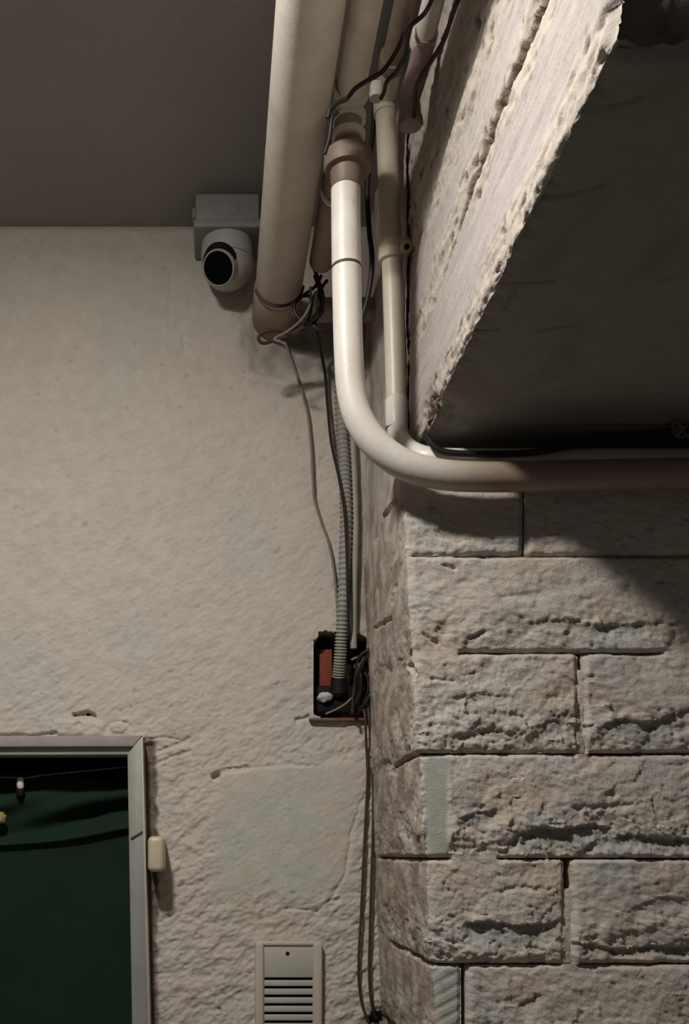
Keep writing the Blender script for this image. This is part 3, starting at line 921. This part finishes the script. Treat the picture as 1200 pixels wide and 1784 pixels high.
tag(link('mortar_crumb', me, M['crumb']), 'pale lump of mortar lying in the lower corner of the niche', 'crumb')
rnd = random.Random(5)
for i in range(14):
    f = i / 13
    ox, oy = rnd.uniform(-6, 6), rnd.uniform(-5, 5)
    r0 = .985 + .035 * rnd.random()
    pts = [(652 - 14 * f + ox, 1128 + 16 * f + oy), (634 - 14 * f + ox, 1142 + 16 * f + oy), (620 + 22 * f + ox * .6, 1172 + oy), (618 + 28 * f + ox, 1200 + oy), (614 + 22 * f + ox * .5, 1226 + oy * .5), (612 + 14 * f, 1243)]
    mt = 'wire'
    if i in (3, 9):
        mt = 'wire_grey'
    o = wire('bundle_wire', 'black wire in the tangled bundle filling the stone side of the niche' if mt == 'wire' else None, [P(x, y, r0 + .006 * math.sin(k + i)) for k, (x, y) in enumerate(pts)], .0026, mt, 'black wires bundled in the niche' if mt == 'wire' else None, 7, 6)
    if i == 3:
        tag(o, 'upper grey wire of the two in the black bundle of the niche', 'wire')
    if i == 9:
        tag(o, 'lower grey wire of the two in the black bundle of the niche', 'wire')
wire('copper_wire', 'thin tan wire slanting across the bottom of the niche', [P(x, y, 1.003) for x, y in ((567, 1244), (585, 1236), (602, 1226), (612, 1216))], .0015, 'wire_tan')
wire('orange_wire', 'orange brown wire curling at the top stone-side corner of the niche', [P(x, y, 1.0) for x, y in ((612, 1150), (630, 1140), (642, 1130), (643, 1112), (641, 1104))], .0022, 'wire_tan')
o = link('rusty_bar', box(W(163, -8, 235), W(275, 12, 230), .001), M['rust'])
tag(o, 'thin rusty metal bar along the bottom edge of the niche', 'bar')

# two wires hanging from the niche
wire('hanging_wire', 'brown wire dropping from the niche, the one farther from the stone', [P(x, y, r) for x, y, r in ((630, 1225, 1.005), (636, 1252, 1.014), (638, 1300, 1.006), (640, 1350, 1.005), (637, 1420, 1.005), (633, 1500, 1.005), (629, 1590, 1.005), (625, 1660, 1.005), (625, 1710, 1.005), (630, 1748, 1.005), (640, 1775, 1.005), (652, 1800, 1.0))], .0024, 'wire_brown')
wire('hanging_wire', 'brown wire dropping from the niche, the one nearer the stone', [P(x, y, r) for x, y, r in ((640, 1225, 1.005), (643, 1252, 1.014), (646, 1310, 1.006), (650, 1390, 1.006), (649, 1470, 1.006), (646, 1560, 1.006), (644, 1640, 1.006), (643, 1690, 1.006), (646, 1740, 1.006), (654, 1774, 1.0))], .0025, 'wire_brown')

# dark cable in the shade above the horizontal conduit
t = thing('shaded_cable', 'dark cable in the shade under the beam above the horizontal conduit', 'cable', P(900, 796, 1.372))
link('cable', tube([P(x, y, 1.352) for x, y in ((742, 758), (765, 784), (820, 791), (920, 789), (1010, 774), (1090, 760), (1165, 752), (1240, 750), (1400, 748))], .0042, 10), M['wire'], t)
rs = random.Random(2)
for i in range(6):
    x0, y0 = 1166 + rs.uniform(0, 12), 748 + rs.uniform(-4, 8)
    link('frayed_strand', tube([P(x0, y0, 1.36), P(x0 + rs.uniform(4, 14), y0 + rs.uniform(-14, 14), 1.368), P(x0 + rs.uniform(14, 30), y0 + rs.uniform(-10, 22), 1.37)], .0013, 6, 6), M['wire_grey'], t)

# ------------------------------------------------------------------ door
door = bpy.data.objects.new('door_1', None)
door.location = P(-190, 3087, 1)
C.objects.link(door)
tag(door, 'doorway with a grey metal frame in the plaster wall', kind='structure')


def slab(poly, d0_, d1_, bev=.0015):
    bm = bmesh.new()
    a = [bm.verts.new(W((x - VX), d1_, VY - y)) for x, y in poly]
    b = [bm.verts.new(W((x - VX), d0_, VY - y)) for x, y in poly]
    bm.faces.new(a)
    bm.faces.new(b[::-1])
    n_ = len(poly)
    for i in range(n_):
        bm.faces.new((a[i], b[i], b[(i + 1) % n_], a[(i + 1) % n_]))
    bmesh.ops.recalc_face_normals(bm, faces=bm.faces[:])
    bmesh.ops.bevel(bm, geom=bm.edges[:], offset=bev, segments=2, affect='EDGES', profile=.5)
    me_ = bpy.data.meshes.new('m')
    bm.to_mesh(me_)
    bm.free()
    me_.shade_smooth()
    me_.set_sharp_from_angle(angle=math.radians(35))
    return me_


fr = link('frame_head', slab([(-640, 1289), (249, 1284), (234, 1303), (-640, 1306)], -40, 26), M['frame_paint'], door)
tag(fr, 'painted head of the frame')
link('head_lip', slab([(-640, 1304), (232, 1301.5), (226, 1316), (-640, 1319)], -40, 15), M['alu_pale'], fr)
jb_ = link('frame_jamb', slab([(224, 1316), (248.5, 1286), (256, 1540), (262, 1784), (292, 3087), (258, 3087), (232, 1784)], -40, 26), M['alu'], door)
link('jamb_lip', slab([(246.5, 1290), (250.5, 1287), (264, 1784), (296, 3087), (292, 3087), (260, 1784)], -20, 32, .0008), M['alu_pale'], jb_)
link('jamb_joint', slab([(229, 1461), (251, 1447), (252, 1451), (231, 1464)], 25, 27.5, .0004), M['wire_brown'], jb_)  # thin dark strip laid on as the joint line of the jamb
link('frame_jamb', slab([(-640, 1300), (-612, 1318), (-612, 3087), (-640, 3087)], -40, 20), M['alu'], door)

# curtain: a slack cloth with swags at its top
us = np.linspace(-600, 236, 330)
vt = np.concatenate([np.linspace(0, 130, 110), np.linspace(132, 1700, 130)])
U, Vv = np.meshgrid(us, vt)
topy = 1346 + 9 * np.abs(np.sin((U - 35) / 95)) + .0 * Vv + 10 * sst(120, 220, U)
YY = topy + Vv
sag = 26 * np.cos((U + 60) / 290 * math.pi / 1.2) * np.exp(-((Vv - 60) / 70) ** 2)
q = YY - sag
fold = 14 * np.sin(q / 15.5) * np.exp(-((Vv - 55) / 50) ** 2) + 6 * np.sin((q + U * .12) / 8.7 + 1) * np.exp(-((Vv - 60) / 45) ** 2)
fold += 10 * sst(90, 112, q - 1350) * (1 - sst(112, 122, q - 1350)) * 1.4
fold += 6 * perlin(U / 90, YY / 300, 3) + 2.5 * perlin(U / 35, YY / 60, 5)
hd = -62 + fold
rr_ = 1 / (1 - hd / 1000 / D)
cpos = np.stack([(U - VX) / 1000 / rr_, D - hd / 1000, EYE + (VY - YY) / 1000 / rr_], -1)
cpos[..., 0] = np.minimum(cpos[..., 0], -.106)
cur = thing('curtain', 'dark green cloth curtain with sagging folds hung in the doorway', 'curtain', P(-180, 3050, .96))
link('cloth', grid_mesh(cpos), M['green'], cur)
bm = bmesh.new()
bmesh.ops.create_icosphere(bm, subdivisions=3, radius=1)
for v in bm.verts:
    k = 1 + .4 * float(perlin(v.co.x * 2, v.co.y * 2, v.co.z * 2))
    v.co = Vector((v.co.x * .011 * k, v.co.y * .005, v.co.z * .012 * k)) + Vector(W(-385, -44, 64))
me = bpy.data.meshes.new('m')
bm.to_mesh(me)
bm.free()
me.shade_smooth()
link('yellow_bow', me, M['yellow'], cur)
wire('pale_cord', 'thin pale cord stretched above the green curtain', [P(x, y, .975) for x, y in ((-600, 1345), (-250, 1352), (0, 1354), (36, 1356), (80, 1350), (150, 1343), (236, 1334))], .0013, 'wire_grey')
t = thing('curtain_clip', 'small white clip holding the green curtain on its cord', 'clip', P(35, 1380, .966))
link('clip_body', sweep([P(35.5, y, .977) for y in (1354, 1357, 1366, 1373, 1375)], [.003, .006, .0068, .006, .004], 14), M['clip'], t)
link('clip_jaw', sweep([P(35, y, .977) for y in (1374, 1378, 1387)], [.007, .0085, .006], 12), M['gap'], t)

# doorbell beside the frame
t = thing('door_buzzer', 'cream plastic buzzer on the plaster beside the door frame', 'buzzer', P(272, 1487, 1.0))
link('body', box(W(-113.5, -6, 29), W(-86, 72, -31), .009, 5), M['cream'], t)
link('back_plate', box(W(-112, -10, 22), W(-86, 6, -28), .003), M['cream'], t)

# intercom panel
t = thing('intercom_panel', 'grey slotted intercom panel on the plaster below the patched area', 'intercom', P(500, 1900, 1.0))
zt2, zb2 = VY - 1641, VY - 1890
parts = [box(W(444 - VX, -6, zt2), W(459 - VX, 17, zb2), .004, 3), box(W(544 - VX, -6, zt2), W(560 - VX, 17, zb2), .004, 3), box(W(446 - VX, -6, zt2 + 2), W(558 - VX, 15, zt2 - 6), .003, 3)]
link('housing', join(parts), M['panel_rim'], t)
link('backing', box(W(455 - VX, -6, zt2 - 4), W(548 - VX, 4, zb2), 0), M['slot'], t)
ysl = [1704 + 14.9 * i for i in range(9)]
edges = [1646] + [q for y in ysl for q in (y - 2.5, y + 2.5)] + [1888]
pl = [box(W(457 - VX, 4, VY - edges[i]), W(546 - VX, 12, VY - edges[i + 1]), .0012) for i in range(0, len(edges) - 1, 2)]
for i, m_ in enumerate(pl):
    if i in (0, len(pl) - 1):
        link('face_plate', m_, M['panel'], t)
    else:
        link('slat', m_, M['panel'], t)
for x in (457, 543.5):
    link('slot_end', box(W(x - VX, 5, VY - 1690), W(x + 3 - VX, 11.6, VY - 1850), 0), M['panel'], t)
link('screw', sweep([W(500 - VX, 11, VY - 1660), W(500 - VX, 12.8, VY - 1660), W(500 - VX, 13, VY - 1660)], [.0034, .0034, .002], 14), M['gap'], t)
